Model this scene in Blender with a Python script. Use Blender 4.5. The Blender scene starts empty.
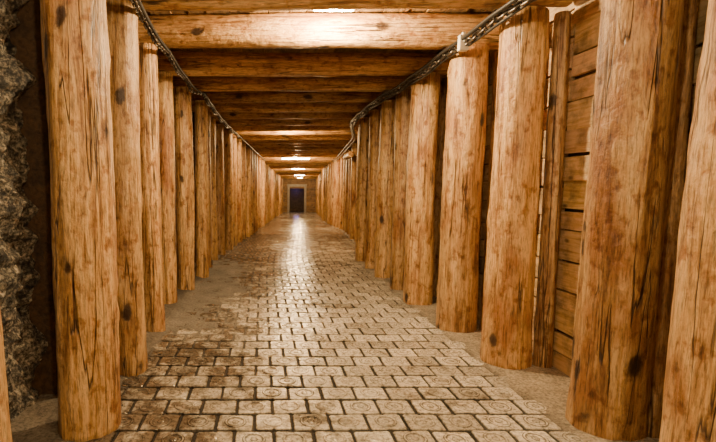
import bpy, math, random
from mathutils import Vector, noise, Quaternion
random.seed(7)
SC = bpy.context.scene
H = 2.22

def sp(t, k=1.0):
    return k*math.log(1+math.exp(t/k)) if t/k < 30 else t
def sm(a, b, t):
    t = max(0, min(1, (t-a)/(b-a))); return t*t*(3-2*t)
def cx(y): return 0.38 + 0.093*sp(y-7.0, 0.6)
def fz(y): return -0.023*sp(y-8.0, 0.8)
def br(y): return 0.30*sm(6.8, 9.6, y)*(1-sm(13.5, 18, y))

# ---------------------------------------------------------------- materials
def new_mat(name):
    m = bpy.data.materials.new(name); m.use_nodes = True
    nt = m.node_tree; nt.nodes.clear()
    out = nt.nodes.new('ShaderNodeOutputMaterial')
    b = nt.nodes.new('ShaderNodeBsdfPrincipled')
    nt.links.new(b.outputs[0], out.inputs[0])
    return m, nt, b
def N(nt, t, **kw):
    n = nt.nodes.new(t)
    for k, v in kw.items(): setattr(n, k, v)
    return n
def ramp(nt, src, stops):
    r = N(nt, 'ShaderNodeValToRGB')
    e = r.color_ramp.elements
    while len(e) < len(stops): e.new(0.5)
    for i, (p, c) in enumerate(stops):
        e[i].position = p
        e[i].color = (c, c, c, 1) if not isinstance(c, tuple) else (*c, 1)
    nt.links.new(src, r.inputs[0]); return r.outputs[0]
def mixc(nt, fac, a, b, mode='MIX'):
    n = N(nt, 'ShaderNodeMix', data_type='RGBA', blend_type=mode)
    for s, v in ((n.inputs[0], fac), (n.inputs[6], a), (n.inputs[7], b)):
        if hasattr(v, 'links') or isinstance(v, bpy.types.NodeSocket): nt.links.new(v, s)
        else: s.default_value = v if not isinstance(v, tuple) else (*v, 1)
    return n.outputs[2]
def mth(nt, op, a, b=None):
    n = N(nt, 'ShaderNodeMath', operation=op)
    for i, v in enumerate((a, b)):
        if v is None: continue
        if isinstance(v, bpy.types.NodeSocket): nt.links.new(v, n.inputs[i])
        else: n.inputs[i].default_value = v
    return n.outputs[0]
def vmul(nt, v, s):
    n = N(nt, 'ShaderNodeVectorMath', operation='MULTIPLY')
    nt.links.new(v, n.inputs[0]); n.inputs[1].default_value = s
    return n.outputs[0]
def nz(nt, vec, scale, detail=4, rough=0.55, dist=0):
    n = N(nt, 'ShaderNodeTexNoise')
    nt.links.new(vec, n.inputs['Vector'])
    n.inputs['Scale'].default_value = scale; n.inputs['Detail'].default_value = detail
    n.inputs['Roughness'].default_value = rough; n.inputs['Distortion'].default_value = dist
    return n.outputs[0]

def wood_mat(name, light=(0.74, 0.475, 0.215), mid=(0.58, 0.33, 0.12), dark=(0.25, 0.115, 0.038), knots=None, rough=0.48):
    m, nt, b = new_mat(name)
    tc = N(nt, 'ShaderNodeTexCoord'); oi = N(nt, 'ShaderNodeObjectInfo')
    off = mth(nt, 'MULTIPLY', oi.outputs['Random'], 37.0)
    add = N(nt, 'ShaderNodeVectorMath', operation='ADD')
    nt.links.new(tc.outputs['Object'], add.inputs[0]); nt.links.new(off, add.inputs[1])
    P = add.outputs[0]
    streak = nz(nt, vmul(nt, P, (30, 30, 2.0)), 1.0, 8, 0.68, 0.6)
    blotch = nz(nt, vmul(nt, P, (5, 5, 1.8)), 1.0, 5, 0.6)
    fine = nz(nt, vmul(nt, P, (140, 140, 14)), 1.0, 4, 0.7)
    hew = nz(nt, vmul(nt, P, (18, 18, 14)), 1.0, 4, 0.6)
    c = ramp(nt, streak, [(0.35, dark), (0.46, mid), (0.58, light)])
    bl = ramp(nt, blotch, [(0.34, (0.58, 0.41, 0.30)), (0.50, (1.0, 0.98, 0.95)), (0.72, (1.12, 1.12, 1.1))])
    c = mixc(nt, 1.0, c, bl, 'MULTIPLY')
    fi = ramp(nt, fine, [(0.36, 0.48), (0.52, 1.05)])
    c = mixc(nt, 1.0, c, fi, 'MULTIPLY')
    c = mixc(nt, 1.0, c, ramp(nt, hew, [(0.34, (.55, .42, .32)), (0.46, (1.0, 1.0, 1.0))]), 'MULTIPLY')
    # drying cracks along the grain
    ck = nz(nt, vmul(nt, P, (13, 13, 0.55)), 1.0, 3, 0.5, 0.3)
    ckd = mth(nt, 'ABSOLUTE', mth(nt, 'SUBTRACT', ck, 0.5))
    ckm = ramp(nt, ckd, [(0.0, 1.0), (0.014, 0.0)])
    gate = ramp(nt, nz(nt, vmul(nt, P, (3, 3, 1.3)), 1.0, 2), [(0.46, 0.0), (0.52, 1.0)])
    crack = mth(nt, 'MULTIPLY', ckm, gate)
    c = mixc(nt, mth(nt, 'MULTIPLY', crack, 0.92), c, (0.035, 0.014, 0.006))
    # knots
    vo = N(nt, 'ShaderNodeTexVoronoi'); vo.feature = 'F1'
    nt.links.new(vmul(nt, P, (4.4, 4.4, 2.4)), vo.inputs['Vector']); vo.inputs['Scale'].default_value = 1.0
    kd = mth(nt, 'ADD', vo.outputs['Distance'], mth(nt, 'MULTIPLY', mth(nt, 'SUBTRACT', hew, 0.5), 0.16))
    k = ramp(nt, kd, [(0.075, 1.0), (0.105, 0.88), (0.135, 0.28), (0.21, 0.0)])
    if knots:
        wob = nz(nt, vmul(nt, tc.outputs['Object'], (34, 34, 20)), 1.0, 4)
        for (kx, ky, kz, kr, el) in knots:
            s = N(nt, 'ShaderNodeVectorMath', operation='SUBTRACT')
            nt.links.new(tc.outputs['Object'], s.inputs[0]); s.inputs[1].default_value = (kx, ky, kz)
            l = N(nt, 'ShaderNodeVectorMath', operation='LENGTH')
            nt.links.new(vmul(nt, s.outputs[0], (1/kr, 1/kr, 1/(kr*el))), l.inputs[0])
            d = mth(nt, 'ADD', l.outputs['Value'], mth(nt, 'MULTIPLY', mth(nt, 'SUBTRACT', wob, 0.5), 2.4))
            kk = ramp(nt, mth(nt, 'MULTIPLY', d, .5), [(0.34, 1.0), (0.46, 0.8), (0.54, 0.25), (0.85, 0.0)])
            k = mth(nt, 'MAXIMUM', k, kk)
    c = mixc(nt, mth(nt, 'MULTIPLY', k, 0.95), c, (0.035, 0.014, 0.006))
    vv = mth(nt, 'ADD', mth(nt, 'MULTIPLY', oi.outputs['Random'], 0.34), 0.74)
    cmb = N(nt, 'ShaderNodeCombineColor')
    for i in range(3): nt.links.new(vv, cmb.inputs[i])
    c = mixc(nt, 1.0, c, cmb.outputs[0], 'MULTIPLY')
    nt.links.new(c, b.inputs['Base Color'])
    b.inputs['Roughness'].default_value = rough
    bp = N(nt, 'ShaderNodeBump'); bp.inputs['Distance'].default_value = 0.018; bp.inputs['Strength'].default_value = 0.9
    hgt = mth(nt, 'SUBTRACT', mth(nt, 'ADD', mth(nt, 'MULTIPLY', streak, 0.5), mth(nt, 'ADD', mth(nt, 'MULTIPLY', blotch, 0.8), mth(nt, 'MULTIPLY', hew, 0.8))), mth(nt, 'MULTIPLY', crack, 0.7))
    nt.links.new(hgt, bp.inputs['Height']); nt.links.new(bp.outputs[0], b.inputs['Normal'])
    return m

def board_mat(name, axis, light=(0.86, 0.64, 0.36), dark=(0.54, 0.33, 0.145)):
    m, nt, b = new_mat(name)
    tc = N(nt, 'ShaderNodeTexCoord')
    at = N(nt, 'ShaderNodeAttribute'); at.attribute_name = 'tone'
    add = N(nt, 'ShaderNodeVectorMath', operation='ADD')
    nt.links.new(tc.outputs['Object'], add.inputs[0])
    nt.links.new(vmul(nt, at.outputs['Color'], (9, 9, 9)), add.inputs[1])
    sc = [38, 38, 38]; sc[axis] = 3.0
    st = nz(nt, vmul(nt, add.outputs[0], tuple(sc)), 1.0, 7, 0.7, 0.5)
    bl = nz(nt, vmul(nt, add.outputs[0], (7, 7, 7)), 1.0, 5, .65)
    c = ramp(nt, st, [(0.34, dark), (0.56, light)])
    c = mixc(nt, 1.0, c, ramp(nt, bl, [(0.32, 0.42), (0.54, 1.08)]), 'MULTIPLY')
    vo = N(nt, 'ShaderNodeTexVoronoi'); sk = [9, 9, 9]; sk[axis] = 5
    nt.links.new(vmul(nt, add.outputs[0], tuple(sk)), vo.inputs['Vector']); vo.inputs['Scale'].default_value = 1
    k = ramp(nt, vo.outputs['Distance'], [(0.06, .85), (0.12, 0.4), (0.16, 0.0)])
    c = mixc(nt, k, c, (0.08, 0.035, 0.015))
    c = mixc(nt, 1.0, c, at.outputs['Color'], 'MULTIPLY')
    nt.links.new(c, b.inputs['Base Color']); b.inputs['Roughness'].default_value = 0.6
    bp = N(nt, 'ShaderNodeBump'); bp.inputs['Distance'].default_value = 0.009; bp.inputs['Strength'].default_value = 0.8
    nt.links.new(mth(nt, 'ADD', st, bl), bp.inputs['Height']); nt.links.new(bp.outputs[0], b.inputs['Normal'])
    return m

def simple_mat(name, col, rough=0.5, metal=0.0, emis=None, es=0):
    m, nt, b = new_mat(name)
    tc = N(nt, 'ShaderNodeTexCoord')
    n_ = nz(nt, tc.outputs['Object'], 14, 4)
    c = mixc(nt, 1.0, col, ramp(nt, n_, [(0.3, 0.7), (0.7, 1.15)]), 'MULTIPLY')
    nt.links.new(c, b.inputs['Base Color'])
    b.inputs['Roughness'].default_value = rough; b.inputs['Metallic'].default_value = metal
    if emis:
        b.inputs['Emission Color'].default_value = (*emis, 1); b.inputs['Emission Strength'].default_value = es
    return m

def stone_mat(name, a=(0.022, 0.019, 0.016), c2=(0.44, 0.38, 0.28)):
    m, nt, b = new_mat(name)
    tc = N(nt, 'ShaderNodeTexCoord')
    n1 = nz(nt, tc.outputs['Object'], 14, 8, 0.78)
    n2 = nz(nt, tc.outputs['Object'], 60, 5, 0.7)
    c = ramp(nt, n1, [(0.42, a), (0.62, c2)])
    c = mixc(nt, 1.0, c, ramp(nt, n2, [(0.42, 0.15), (0.6, 1.5)]), 'MULTIPLY')
    nt.links.new(c, b.inputs['Base Color']); b.inputs['Roughness'].default_value = 0.6
    bp = N(nt, 'ShaderNodeBump'); bp.inputs['Distance'].default_value = 0.03; bp.inputs['Strength'].default_value = 1
    nt.links.new(mth(nt, 'ADD', n1, mth(nt, 'MULTIPLY', n2, 0.4)), bp.inputs['Height'])
    nt.links.new(bp.outputs[0], b.inputs['Normal'])
    return m

def paver_mat():
    m, nt, b = new_mat('paver_stone')
    tc = N(nt, 'ShaderNodeTexCoord'); P = tc.outputs['Object']
    at = N(nt, 'ShaderNodeAttribute'); at.attribute_name = 'tone'
    n1 = nz(nt, P, 1.3, 5, 0.65)
    n2 = nz(nt, P, 50, 5, 0.75)
    n3 = nz(nt, P, 9, 4, 0.6)
    sx = N(nt, 'ShaderNodeSeparateXYZ'); nt.links.new(P, sx.inputs[0])
    gx = N(nt, 'ShaderNodeMapRange'); nt.links.new(sx.outputs[0], gx.inputs[0])
    gx.inputs[1].default_value = -0.7; gx.inputs[2].default_value = 1.0; gx.inputs[3].default_value = 0.18; gx.inputs[4].default_value = -0.12
    gy = N(nt, 'ShaderNodeMapRange'); nt.links.new(sx.outputs[1], gy.inputs[0])   # the darker paver tone spreads further in
    gy.inputs[1].default_value = 5.0; gy.inputs[2].default_value = 10.0; gy.inputs[3].default_value = 0.0; gy.inputs[4].default_value = 0.20
    s = mth(nt, 'ADD', mth(nt, 'ADD', mth(nt, 'ADD', n1, gx.outputs[0]), gy.outputs[0]), mth(nt, 'MULTIPLY', mth(nt, 'SUBTRACT', n3, 0.5), 0.9))
    stain = ramp(nt, s, [(0.46, 0.0), (0.68, 1.0)])
    c = mixc(nt, stain, (0.78, 0.73, 0.61), (0.16, 0.132, 0.098))
    c = mixc(nt, 1.0, c, ramp(nt, n2, [(0.38, 0.40), (0.56, 1.1)]), 'MULTIPLY')
    c = mixc(nt, 1.0, c, at.outputs['Color'], 'MULTIPLY')
    nt.links.new(c, b.inputs['Base Color'])
    nt.links.new(ramp(nt, n3, [(0.35, 0.10), (0.65, 0.26)]), b.inputs['Roughness'])
    b.inputs['Specular IOR Level'].default_value = 0.9
    b.inputs['Specular Tint'].default_value = (1.0, 0.88, 0.66, 1)
    bp = N(nt, 'ShaderNodeBump'); bp.inputs['Distance'].default_value = 0.005; bp.inputs['Strength'].default_value = 0.45
    nt.links.new(mth(nt, 'ADD', n2, mth(nt, 'MULTIPLY', n3, 0.8)), bp.inputs['Height'])
    nt.links.new(bp.outputs[0], b.inputs['Normal'])
    return m

def floor_mat():
    m, nt, b = new_mat('dusty_ground')
    tc = N(nt, 'ShaderNodeTexCoord'); P = tc.outputs['Object']
    at = N(nt, 'ShaderNodeAttribute'); at.attribute_name = 'tone'
    n1 = nz(nt, P, 3, 6, 0.7); n2 = nz(nt, P, 60, 4, 0.7)
    c = mixc(nt, 1.0, at.outputs['Color'], ramp(nt, n1, [(0.3, 0.6), (0.65, 1.15)]), 'MULTIPLY')
    c = mixc(nt, 1.0, c, ramp(nt, n2, [(0.35, 0.4), (0.6, 1.15)]), 'MULTIPLY')
    nt.links.new(c, b.inputs['Base Color']); b.inputs['Roughness'].default_value = 0.75
    bp = N(nt, 'ShaderNodeBump'); bp.inputs['Distance'].default_value = 0.008; bp.inputs['Strength'].default_value = 0.8
    nt.links.new(mth(nt, 'ADD', n1, n2), bp.inputs['Height']); nt.links.new(bp.outputs[0], b.inputs['Normal'])
    return m

M_POST = wood_mat('pine_post')
M_BEAM = wood_mat('pine_beam')
M_POLE = wood_mat('old_pole', light=(0.56, 0.37, 0.18), mid=(0.40, 0.23, 0.10), dark=(0.17, 0.08, 0.032))
M_BRD_R = board_mat('lagging_boards_right', 1)
M_BRD_E = board_mat('end_wall_boards', 0, light=(0.44, 0.25, 0.09), dark=(0.22, 0.11, 0.035))
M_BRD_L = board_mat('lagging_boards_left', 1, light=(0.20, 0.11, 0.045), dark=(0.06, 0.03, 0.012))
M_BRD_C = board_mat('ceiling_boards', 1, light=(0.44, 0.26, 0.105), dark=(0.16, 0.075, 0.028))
M_STONE = stone_mat('rough_rock')
M_PAVER = paver_mat()
M_FLOOR = floor_mat()
M_STEEL = simple_mat('galvanised_steel', (0.13, 0.11, 0.09), 0.4, 0.9)
M_CABLE = simple_mat('black_cable', (0.02, 0.018, 0.016), 0.5)
M_HOUS = simple_mat('lamp_housing', (0.7, 0.67, 0.6), 0.5)
M_TRIM = simple_mat('painted_door_frame', (0.42, 0.36, 0.27), 0.5)
M_DIFF = simple_mat('lamp_diffuser', (0.9, 0.85, 0.7), 0.4, 0, (1.0, 0.82, 0.55), 70)

def mkobj(name, v, f, mat, cols=None, smooth=False, parent=None):
    me = bpy.data.meshes.new(name); me.from_pydata(v, [], f); me.update()
    if cols:
        a = me.color_attributes.new('tone', 'FLOAT_COLOR', 'POINT')
        buf = []
        for c in cols: buf += [c[0], c[1], c[2], 1.0]
        a.data.foreach_set('color', buf)
    if smooth: me.polygons.foreach_set('use_smooth', [True]*len(me.polygons))
    me.materials.append(mat)
    o = bpy.data.objects.new(name, me); SC.collection.objects.link(o)
    if parent: o.parent = parent
    return o

# ---------------------------------------------------------------- logs
def log(name, p0, p1, r0, r1, mat, seed, nseg=40, nlen=44, rough=1.0, bend=0.012, parent=None):
    p0 = Vector(p0); p1 = Vector(p1); L = (p1-p0).length
    v = []; f = []
    sv = Vector((seed*3.17, seed*1.31, seed*0.77))
    kn = [(random.random()*6.283, random.random()*L, 0.03+random.random()*0.03) for _ in range(int(L*2.2))]
    rings = [(-0.0, 0.94)] + [(0.012 + (L-0.024)*i/nlen, 1.0) for i in range(nlen+1)] + [(L, 0.93)]
    for z, s in rings:
        t = z/L; r = r0+(r1-r0)*t
        bx = bend*math.sin(t*math.pi)*math.sin(seed*2.3); by = bend*math.sin(t*math.pi)*math.cos(seed*2.3)
        for j in range(nseg):
            a = 2*math.pi*j/nseg
            q = Vector((math.cos(a)*0.9, math.sin(a)*0.9, z*0.9))+sv
            d = 0.075*noise.noise(q*1.3) + 0.055*noise.noise(Vector((q.x*3, q.y*3, z*2.2))) + 0.030*noise.noise(Vector((q.x*6, q.y*6, z*9)))
            rr = r*s*(1+d*rough)
            for ka, kz, kr in kn:
                da = (a-ka+math.pi) % (2*math.pi) - math.pi
                e = (da*r/kr)**2 + ((z-kz)/(kr*1.3))**2
                if e < 6: rr += 0.009*math.exp(-e)
            v.append((math.cos(a)*rr+bx, math.sin(a)*rr+by, z))
    R = len(rings)
    for i in range(R-1):
        for j in range(nseg):
            k = (j+1) % nseg
            f.append((i*nseg+j, i*nseg+k, (i+1)*nseg+k, (i+1)*nseg+j))
    f.append(tuple(reversed(range(nseg)))); f.append(tuple((R-1)*nseg+j for j in range(nseg)))
    o = mkobj(name, v, f, mat, smooth=True, parent=parent)
    for p in list(o.data.polygons)[-2:]: p.use_smooth = False
    o.location = p0
    o.rotation_mode = 'QUATERNION'
    o.rotation_quaternion = (p1-p0).normalized().to_track_quat('Z', 'Y')
    return o

# set positions
left = [(1.28, -.885, .11), (2.09, -.843, .138), (2.765, -.837, .098), (3.55, -.868, .080), (4.39, -.935, .086), (5.02, -.862, .096), (5.76, -.772, .082)]
right = [(1.42, 1.535, .143), (2.09, 1.668, .148), (2.90, 1.625, .138), (3.63, 1.607, .146), (4.46, 1.578, .135), (5.10, 1.60, .115), (5.78, 1.59, .12)]
beams = [(2.10, .12), (2.84, .115), (3.60, .120), (4.42, .106), (5.16, .085), (5.86, .08)]
y = 6.50
while y < 29.8:
    left.append((y+random.uniform(-.08, .08), cx(y)-1.18+random.uniform(-.05, .04), random.uniform(.072, .100)))
    right.append((y+random.uniform(-.08, .08), cx(y)+br(y)+1.19+random.uniform(-.04, .05), random.uniform(.09, .13)))
    beams.append((y, random.uniform(.078, .10)))
    y += 0.68
for yy in (-1.6, -0.7, 0.2):
    left.append((yy, -1.02, .11)); right.append((yy, 1.68, .13))

sd = 1
M_R1 = wood_mat('pine_post_knotted', knots=[(-.112, -.098, 1.52, .035, 1.5), (-.10, -.115, 0.98, .028, 1.3), (-.105, -.105, 0.88, .020, 2.4), (-.125, -.08, 0.38, .030, 2.4), (-.06, -.135, 0.30, .022, 2.0), (-.14, -.04, 1.95, .025, 1.5)])
M_L1 = wood_mat('pine_post_left_knotted', knots=[(.09, -.10, 1.55, .022, 1.6), (.12, -.06, 0.85, .026, 1.4), (.03, -.135, 0.45, .03, 1.5), (.05, -.13, 1.98, .03, 1.6)])
for side in (0, 1):
    for i, (y, x, r) in enumerate((left, right)[side]):
        near = y < 7
        m = ((M_L1, M_R1)[side]) if i == 1 else M_POST
        z0 = fz(y)
        log('timber_post', (x, y, z0-0.01), (x+random.uniform(-.012, .012), y+random.uniform(-.02, .02), z0+H+0.008), r*1.04, r*(.97, .95)[side], m, sd,
            48 if near else 20, 80 if near else 14, bend=.012); sd += 1
for (y, r) in beams:
    near = y < 7
    z = fz(y)+H+r
    xl, xr = cx(y)-1.40, cx(y)+br(y)+1.46
    a, b_ = (r*0.95, r*1.05) if random.random() < .5 else (r*1.04, r*0.93)
    log('timber_roof_beam', (xl, y, z), (xr, y+random.uniform(-.03, .03), z+random.uniform(-.01, .015)), a, b_, M_BEAM, sd,
        44 if near else 18, 90 if near else 20, rough=0.8, bend=.01); sd += 1
for i, (y, x, r) in enumerate(right):
    if y > 14 or y < 1: continue
    yy = y-0.05; px = cx(y)+br(y)+1.45
    log('lagging_pole', (px, yy-.02, fz(y)-0.01), (px+.005, yy+.03, fz(y)+H-.005), .054, .046, M_POLE, sd, 24, 24, bend=.01); sd += 1
    if i in (2, 3, 4):
        log('lagging_pole', (px+.01, yy+.30, -0.01), (px+.012, yy+.27, H+.03), .040, .036, M_POLE, sd, 20, 24, bend=.01); sd += 1
log('timber_stub', (1.90, 9.75, 1.87), (1.96, 10.7, 1.86), .06, .065, M_BEAM, 901, 24, 12)

# ---------------------------------------------------------------- board walls
class Acc:
    def __init__(s): s.v = []; s.f = []; s.c = []
    def hexa(s, pts, col):
        b = len(s.v); s.v += [tuple(p) for p in pts]; s.c += [col]*8
        for q in ((0, 3, 2, 1), (4, 5, 6, 7), (0, 1, 5, 4), (1, 2, 6, 5), (2, 3, 7, 6), (3, 0, 4, 7)):
            s.f.append(tuple(b+i for i in q))
def blk(A, x0, x1, y0, y1, z0, z1, col):
    A.hexa([(x0, y0, z0), (x1, y0, z0), (x1, y1, z0), (x0, y1, z0), (x0, y0, z1), (x1, y0, z1), (x1, y1, z1), (x0, y1, z1)], col)
def bar(acc, ya, yb, off_in, th, z0, z1, col, tilt=0, bulge=False):
    xa, xb = cx(ya)+off_in, cx(yb)+off_in
    if bulge: xa += br(ya); xb += br(yb)
    fa, fb = fz(ya), fz(yb)
    acc.hexa([(xa, ya, fa+z0), (xa+th, ya, fa+z0), (xb+th, yb, fb+z0+tilt), (xb, yb, fb+z0+tilt),
              (xa, ya, fa+z1), (xa+th, ya, fa+z1), (xb+th, yb, fb+z1+tilt), (xb, yb, fb+z1+tilt)], col)
def board_wall(name, ys, off, sgn, mat, lo, hi, dim=None, extra=None):
    A = Acc()
    for i in range(len(ys)-1):
        ya, yb = ys[i], ys[i+1]
        z = -0.03 + random.uniform(-.05, 0)
        while z < 2.50:
            h = random.uniform(.12, .20)
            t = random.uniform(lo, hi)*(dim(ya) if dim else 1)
            o = off + sgn*random.uniform(0, .022)
            bar(A, ya+.004, yb-.004, o, sgn*.03, max(z, -.03), min(z+h-random.uniform(.006, .016), 2.50), (t*1.0, t*random.uniform(.93, 1.0), t*random.uniform(.82, 1.0)), random.uniform(-.010, .010), bulge=sgn > 0)
            z += h
        bar(A, ya, yb, off+sgn*.055, sgn*.15, -.05, 2.55, (.12, .1, .08), bulge=sgn > 0)  # added dark backing: stops light leaks, gaps between boards read as void
    if extra: extra(A)
    return mkobj(name, A.v, A.f, mat, A.c)
ysr = [-3.0, -2.0, -1.0, 0.0, 0.8, 1.42, 2.07, 2.86, 3.60, 4.42, 5.08, 5.74] + [6.5+.68*i for i in range(36)]
board_wall('wall_right', ysr, 1.505, 1, M_BRD_R, .72, 1.1, dim=lambda y: .28 if y < 2.0 else (1.05 if y < 3 else .65))  # dim paints the shade of the nearest bays into their board tone
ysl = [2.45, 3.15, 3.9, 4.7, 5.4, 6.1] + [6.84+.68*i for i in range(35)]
board_wall('wall_left', ysl, -1.42, -1, M_BRD_L, .5, 1.0, extra=lambda A: blk(A, -1.62, -1.05, 2.41, 2.45, -.05, 2.55, (.4, .36, .3)))  # extra adds a closing piece that stops a light leak beside the rock

# ceiling boards (running lengthwise)
A = Acc()
segs = [-3.0, -1.2, .2, 1.6, 2.6, 3.6, 5.2, 6.6] + [8.0+1.4*i for i in range(17)]
for i in range(len(segs)-1):
    ya, yb = segs[i], segs[i+1]
    x = -1.60
    while x < 1.95:
        w = random.uniform(.12, .20); t = random.uniform(.55, 1.1)
        dz = random.uniform(0, .02)
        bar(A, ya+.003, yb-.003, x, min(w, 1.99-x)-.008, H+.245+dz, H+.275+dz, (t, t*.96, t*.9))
        x += w
    bar(A, ya, yb, -1.66, 3.68, H+.30, H+.42, (.1, .08, .06))
mkobj('ceiling', A.v, A.f, M_BRD_C, A.c)

# rough rock wall near left
v = []; f = []
ny, nzv = 240, 140
for i in range(ny+1):
    y = -3.0 + (2.44+3.0)*i/ny
    for j in range(nzv+1):
        z = -.05+2.55*j/nzv
        q = Vector((3.3, y*2.6, z*3.4))
        cell = noise.voronoi(q*1.9)[0]
        d = .07*(cell[1]-cell[0]) + .07*noise.fractal(Vector((1.0, y*5, z*5)), 1, 2, 5) + .035*noise.noise(Vector((5, y*19, z*19)))
        v.append((-1.26+d, y, z))
for i in range(ny):
    for j in range(nzv):
        a = i*(nzv+1)+j
        f.append((a, a+nzv+1, a+nzv+2, a+1))
rw = mkobj('rock_wall', v, f, M_STONE, smooth=False)

# ---------------------------------------------------------------- floor
v = []; f = []; cc = []
xs = [-1.62+3.62*i/162 for i in range(163)]
ysf = []
y = -3.0
while y < 32.5:
    ysf.append(y); y += .03 if 1.0 < y < 9 else .15
def lerp3(a, b, t): return tuple(p*(1-t)+q*t for p, q in zip(a, b))
for y in ysf:
    for x in xs:
        n = noise.fractal(Vector((x*3, y*3, 2)), 1, 2, 4)
        n2 = noise.noise(Vector((x*1.4, y*1.1, 8)))
        z = -.016+.003*n
        mr = sm(1.02, 1.13, x-br(y)+.05*n); ml = sm(-1.12, -1.24, x+.06*n)
        du = sm(-.30, -.85, x+.38*n2+.22*n)*sm(3.0, 3.8, y)*sm(8.5, 6.5, y)
        z += .022*max(mr, ml) + .0195*du
        col = lerp3((0.026, 0.019, 0.013), (0.25, 0.225, 0.18), du)
        col = lerp3(col, (0.42, 0.35, 0.25), mr); col = lerp3(col, (0.18, .15, .11), ml)
        v.append((cx(y)+x, y, fz(y)+z)); cc.append(col)
nx = len(xs)
for i in range(len(ysf)-1):
    for j in range(nx-1):
        a = i*nx+j
        f.append((a, a+1, a+nx+1, a+nx))
mkobj('floor', v, f, M_FLOOR, cc, smooth=True)

# pavers
v = []; f = []; c = []
PW, PD = .187, .158
row = 0; y = -.4
while y < 30.2:
    x0 = -1.26 + (PW/2 if row % 2 else 0)
    k = 0
    while True:
        x = x0+k*PW
        if x > 1.13+br(y): break
        k += 1
        X = cx(y)+x+random.uniform(-.002, .002); Y = y+random.uniform(-.002, .002); Z = fz(y)+random.uniform(-.0025, .0015)
        hw, hd, ch = PW/2-.0062, PD/2-.0072, .008
        rot = random.uniform(-.012, .012); cr, sr = math.cos(rot), math.sin(rot)
        t = random.uniform(.58, 1.14)
        tx, ty = random.uniform(-.03, .03), random.uniform(-.03, .03)
        def put(px, py, pz, tt=t):
            v.append((X+px*cr-py*sr, Y+px*sr+py*cr, Z+pz+px*tx+py*ty)); c.append((tt, tt*.97, tt*.93))
        def outl(s):
            a, b2 = hw-s, hd-s
            return [(-a+ch, -b2), (-a*.12, -b2), (0, -b2+.006), (a*.12, -b2), (a-ch, -b2), (a, -b2+ch), (a, b2-ch), (a-ch, b2), (a*.12, b2), (0, b2-.006), (-a*.12, b2), (-a+ch, b2), (-a, b2-ch), (-a, -b2+ch)]
        n0 = len(v)
        O = outl(0); I = outl(.005); m = len(O)
        for p in O: put(p[0], p[1], -.03, t*.2)
        for p in O: put(p[0], p[1], -.005, t*.32)
        for p in I: put(p[0], p[1], 0)
        for r_ in range(2):
            for j in range(m):
                q = (j+1) % m
                f.append((n0+r_*m+j, n0+r_*m+q, n0+(r_+1)*m+q, n0+(r_+1)*m+j))
        f.append(tuple(n0+2*m+j for j in range(m)))
        if 1.0 < y < 12:
            S = 18 if y < 4.5 else 10
            wr_ = random.uniform(.25, 1.0)
            prof = [(.056, .0006, .16), (.0525, .0012, .30), (.0505, .0040, 1.05), (.045, .0040, 1.05), (.042, .0010, .20), (.037, .0009, .55), (.034, .0009, .9)]
            n1 = len(v)
            for (rr, zz, tt) in prof:
                for j in range(S):
                    a = 2*math.pi*j/S; put(rr*math.cos(a), rr*math.sin(a), zz, t*(1+(tt-1)*wr_))
            for r_ in range(len(prof)-1):
                for j in range(S):
                    q = (j+1) % S
                    f.append((n1+r_*S+j, n1+r_*S+q, n1+(r_+1)*S+q, n1+(r_+1)*S+j))
            n2 = len(v)
            for (rr, zz, tt) in ((.020, .0005, .2), (.011, .003, .7)):
                for j in range(6):
                    a = 2*math.pi*j/6; put(rr*math.cos(a), rr*math.sin(a), zz, t*(1+(tt-1)*wr_))
            for j in range(6):
                q = (j+1) % 6; f.append((n2+j, n2+q, n2+6+q, n2+6+j))
            f.append(tuple(n2+6+j for j in range(6)))
    row += 1; y += PD
mkobj('floor_pavers', v, f, M_PAVER, c)

# ---------------------------------------------------------------- far end
A = Acc()
yE = 30.3; cE = cx(yE); zE = fz(yE)
dx0, dx1, dh = cE-.72, cE+.30, 1.72
z = zE-.05
while z < zE+2.6:
    t = random.uniform(.6, 1.0)
    if z+.15 < zE+dh+.03:
        blk(A, cE-1.7, dx0, yE, yE+.12, z, z+.142, (t, t, t)); blk(A, dx1, cE+1.7, yE, yE+.12, z, z+.142, (t, t, t))
    else:
        blk(A, cE-1.7, cE+1.7, yE, yE+.12, z, z+.142, (t, t, t))
    z += .15
# dark side chamber behind the opening (part of the end wall)
k_ = (.22, .22, .24)
blk(A, dx0-.3, dx0-.2, yE+.12, yE+2.0, zE-.1, zE+2.2, k_); blk(A, dx1+.2, dx1+.3, yE+.12, yE+2.0, zE-.1, zE+2.2, k_)
blk(A, dx0-.3, dx1+.3, yE+2.0, yE+2.1, zE-.1, zE+2.2, k_); blk(A, dx0-.3, dx1+.3, yE+.12, yE+2.1, zE+2.1, zE+2.2, k_)
mkobj('wall_far', A.v, A.f, M_BRD_E, A.c)
A = Acc()
for (a, b_) in ((dx0-.12, dx0+.02), (dx1-.02, dx1+.12)): blk(A, a, b_, yE-.06, yE-.005, zE, zE+dh, (1, 1, 1))
blk(A, dx0-.14, dx1+.14, yE-.06, yE-.005, zE+dh, zE+dh+.16, (1, 1, 1))
mkobj('trim_1', A.v, A.f, M_TRIM, A.c)
ld = bpy.data.lights.new('chamber_light', 'POINT'); ld.energy = 7; ld.color = (.35, .28, 1.0); ld.shadow_soft_size = .1
lo = bpy.data.objects.new('chamber_light', ld); lo.location = (cE-.1, yE+1.5, zE+1.5); SC.collection.objects.link(lo)

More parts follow.
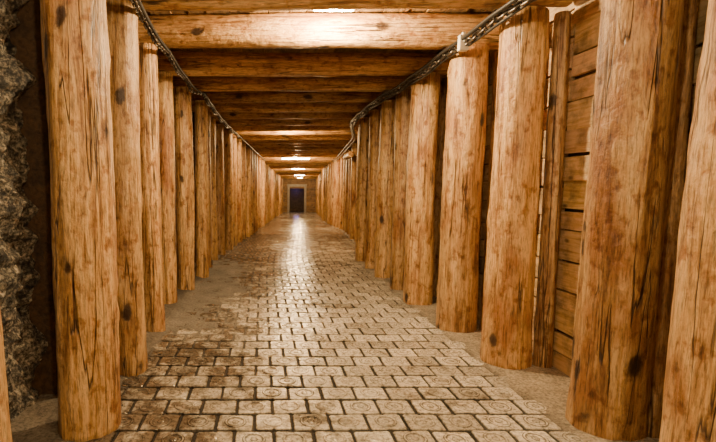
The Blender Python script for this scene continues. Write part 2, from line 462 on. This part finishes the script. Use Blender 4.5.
# ---------------------------------------------------------------- chains and cables
def tube(name, pts, r, mat, parent=None):
    cu = bpy.data.curves.new(name, 'CURVE'); cu.dimensions = '3D'; cu.bevel_depth = r; cu.bevel_resolution = 3
    s = cu.splines.new('NURBS'); s.points.add(len(pts)-1); s.order_u = 4; s.use_endpoint_u = True
    for p, q in zip(s.points, pts): p.co = (*q, 1)
    cu.materials.append(mat)
    o = bpy.data.objects.new(name, cu); SC.collection.objects.link(o)
    if parent: o.parent = parent
    return o
def chain(name, pts, pitch, wr, mat):
    P = [Vector(p) for p in pts]; out = []; acc = 0
    for a, b_ in zip(P[:-1], P[1:]):
        L = (b_-a).length; d = b_-a
        while acc < L:
            out.append((a+d*(acc/L), d.normalized())); acc += pitch
        acc -= L
    v = []; f = []
    for i, (p, d) in enumerate(out):
        q = d.to_track_quat('Z', 'Y') @ Quaternion((0, 0, 1), math.pi/2*(i % 2)+.6)
        n0 = len(v); S, T = 14, 6
        for j in range(S):
            a = 2*math.pi*j/S
            cxx = math.cos(a)*pitch*.36; cz = math.sin(a)*pitch*.42 + (pitch*.3 if math.sin(a) > 0 else -pitch*.3)
            for k in range(T):
                bb = 2*math.pi*k/T
                rr = wr*math.cos(bb)
                v.append(tuple(p + q @ Vector((cxx+math.cos(a)*rr, wr*math.sin(bb), cz+math.sin(a)*rr))))
        for j in range(S):
            for k in range(T):
                j2, k2 = (j+1) % S, (k+1) % T
                f.append((n0+j*T+k, n0+j2*T+k, n0+j2*T+k2, n0+j*T+k2))
    return mkobj(name, v, f, mat, smooth=True)

lp = []; rp = []
yb = [b_[0] for b_ in beams if b_[0] < 16]
for i in range(len(yb)-1):
    for t in (0, .5):
        y = yb[i]*(1-t)+yb[i+1]*t
        sag = .035 if t else 0
        xl = -1.06 if y < 2.7 else (-1.108 if y < 4.8 else -1.03)
        xr = (1.040 if y < 5 else .985)+br(y)
        lp.append((cx(y)+xl, y, fz(y)+H-.032-sag))
        rp.append((cx(y)+xr, y, fz(y)+H-.028-sag*.8))
ch1 = [p for p in lp if p[1] < 9]; ch2 = [p for p in rp if p[1] < 9]
chain('suspended_chain', ch1, .046, .0065, M_STEEL)
chain('suspended_chain', [(p[0], p[1], p[2]-.012) for p in ch2], .062, .0095, M_STEEL)
tube('power_cable', [(p[0]+.020, p[1], p[2]+.012) for p in lp], .011, M_CABLE)
tube('power_cable', [(p[0]-.032, p[1], p[2]+.008) for p in rp], .013, M_CABLE)
tube('power_cable', [(p[0]+.012, p[1]+.03, p[2]-.034+.012*math.sin(i*2.1)) for i, p in enumerate(rp)], .010, M_CABLE)
for (sx, pts) in ((1, lp), (-1, rp)):
    for p in pts[::2]:
        if p[1] > 9: continue
        tube('cable_hook', [(p[0]-.01, p[1], p[2]+.03), (p[0]+.035*sx, p[1], p[2]+.02), (p[0]+.03*sx, p[1], p[2]-.03), (p[0]-.01, p[1], p[2]-.035), (p[0]-.015, p[1], p[2]-.01)], .004, M_STEEL)
A = Acc(); blk(A, -.032, .032, -.02, .02, -.075, .03, (1, 1, 1)); blk(A, -.012, .012, -.012, .012, .03, .05, (1, 1, 1)); blk(A, -.006, .006, -.03, -.02, -.02, .01, (1, 1, 1))
o = mkobj('cable_junction_box', A.v, A.f, M_HOUS); o.location = (1.40, 3.26, 2.18)
bv = o.modifiers.new('b', 'BEVEL'); bv.width = .004; bv.segments = 2

# ---------------------------------------------------------------- lamps
def lamp(y, power, x=None, top=.235, drop=.03, hw=.16):
    x = cx(y) if x is None else x
    zc = fz(y)+H+top
    e = bpy.data.objects.new('ceiling_lamp', None); SC.collection.objects.link(e); e.location = (x, y, zc)
    A = Acc(); blk(A, -hw, hw, -.05, .05, -.035, 0, (1, 1, 1))
    if top < .2:
        for s in (-.1, .1): blk(A, s-.006, s+.006, -.006, .006, 0, .235-top, (1, 1, 1))
    o = mkobj('housing', A.v, A.f, M_HOUS, parent=e)
    bv = o.modifiers.new('b', 'BEVEL'); bv.width = .01; bv.segments = 3
    A = Acc(); blk(A, -hw+.015, hw-.015, -.04, .04, -.075, -.035, (1, 1, 1))
    o = mkobj('diffuser', A.v, A.f, M_DIFF, parent=e)
    bv = o.modifiers.new('b', 'BEVEL'); bv.width = .018; bv.segments = 4
    l = bpy.data.lights.new('bulb', 'POINT'); l.energy = power; l.color = (1.0, .73, .40) if y < 6 else (1.0, .64, .28); l.shadow_soft_size = .05
    lo = bpy.data.objects.new('bulb', l); SC.collection.objects.link(lo); lo.parent = e; lo.location = (0, 0, -drop-.13)
    return e
lamp(3.27, 185, x=.50, drop=.045)
lamp(8.88, 150, top=.20)  # added lamp, recessed out of sight, fills in light between the visible ones
lamp(14.3, 210, top=.03, hw=.45)
lamp(19.75, 170, top=.06, hw=.3)
lamp(25.2, 140, top=.06, hw=.3)
lamp(28.6, 40, top=.06)
lamp(-0.4, 130, drop=.16)
lamp(1.0, 45, drop=.16)

w = bpy.data.worlds.new('World'); SC.world = w; w.use_nodes = True
w.node_tree.nodes['Background'].inputs[0].default_value = (1.0, .78, .50, 1)
w.node_tree.nodes['Background'].inputs[1].default_value = 0.25

# ---------------------------------------------------------------- camera
cam = bpy.data.cameras.new('camera'); co = bpy.data.objects.new('camera', cam); SC.collection.objects.link(co)
cam.sensor_width = 36; cam.lens = 450/716*36
cam.shift_x = (358-262)/716; cam.shift_y = (237-221)/716
cam.clip_start = .05
co.location = (0, 0, 1.16); co.rotation_euler = (math.radians(90-6.3), 0, 0)
SC.camera = co
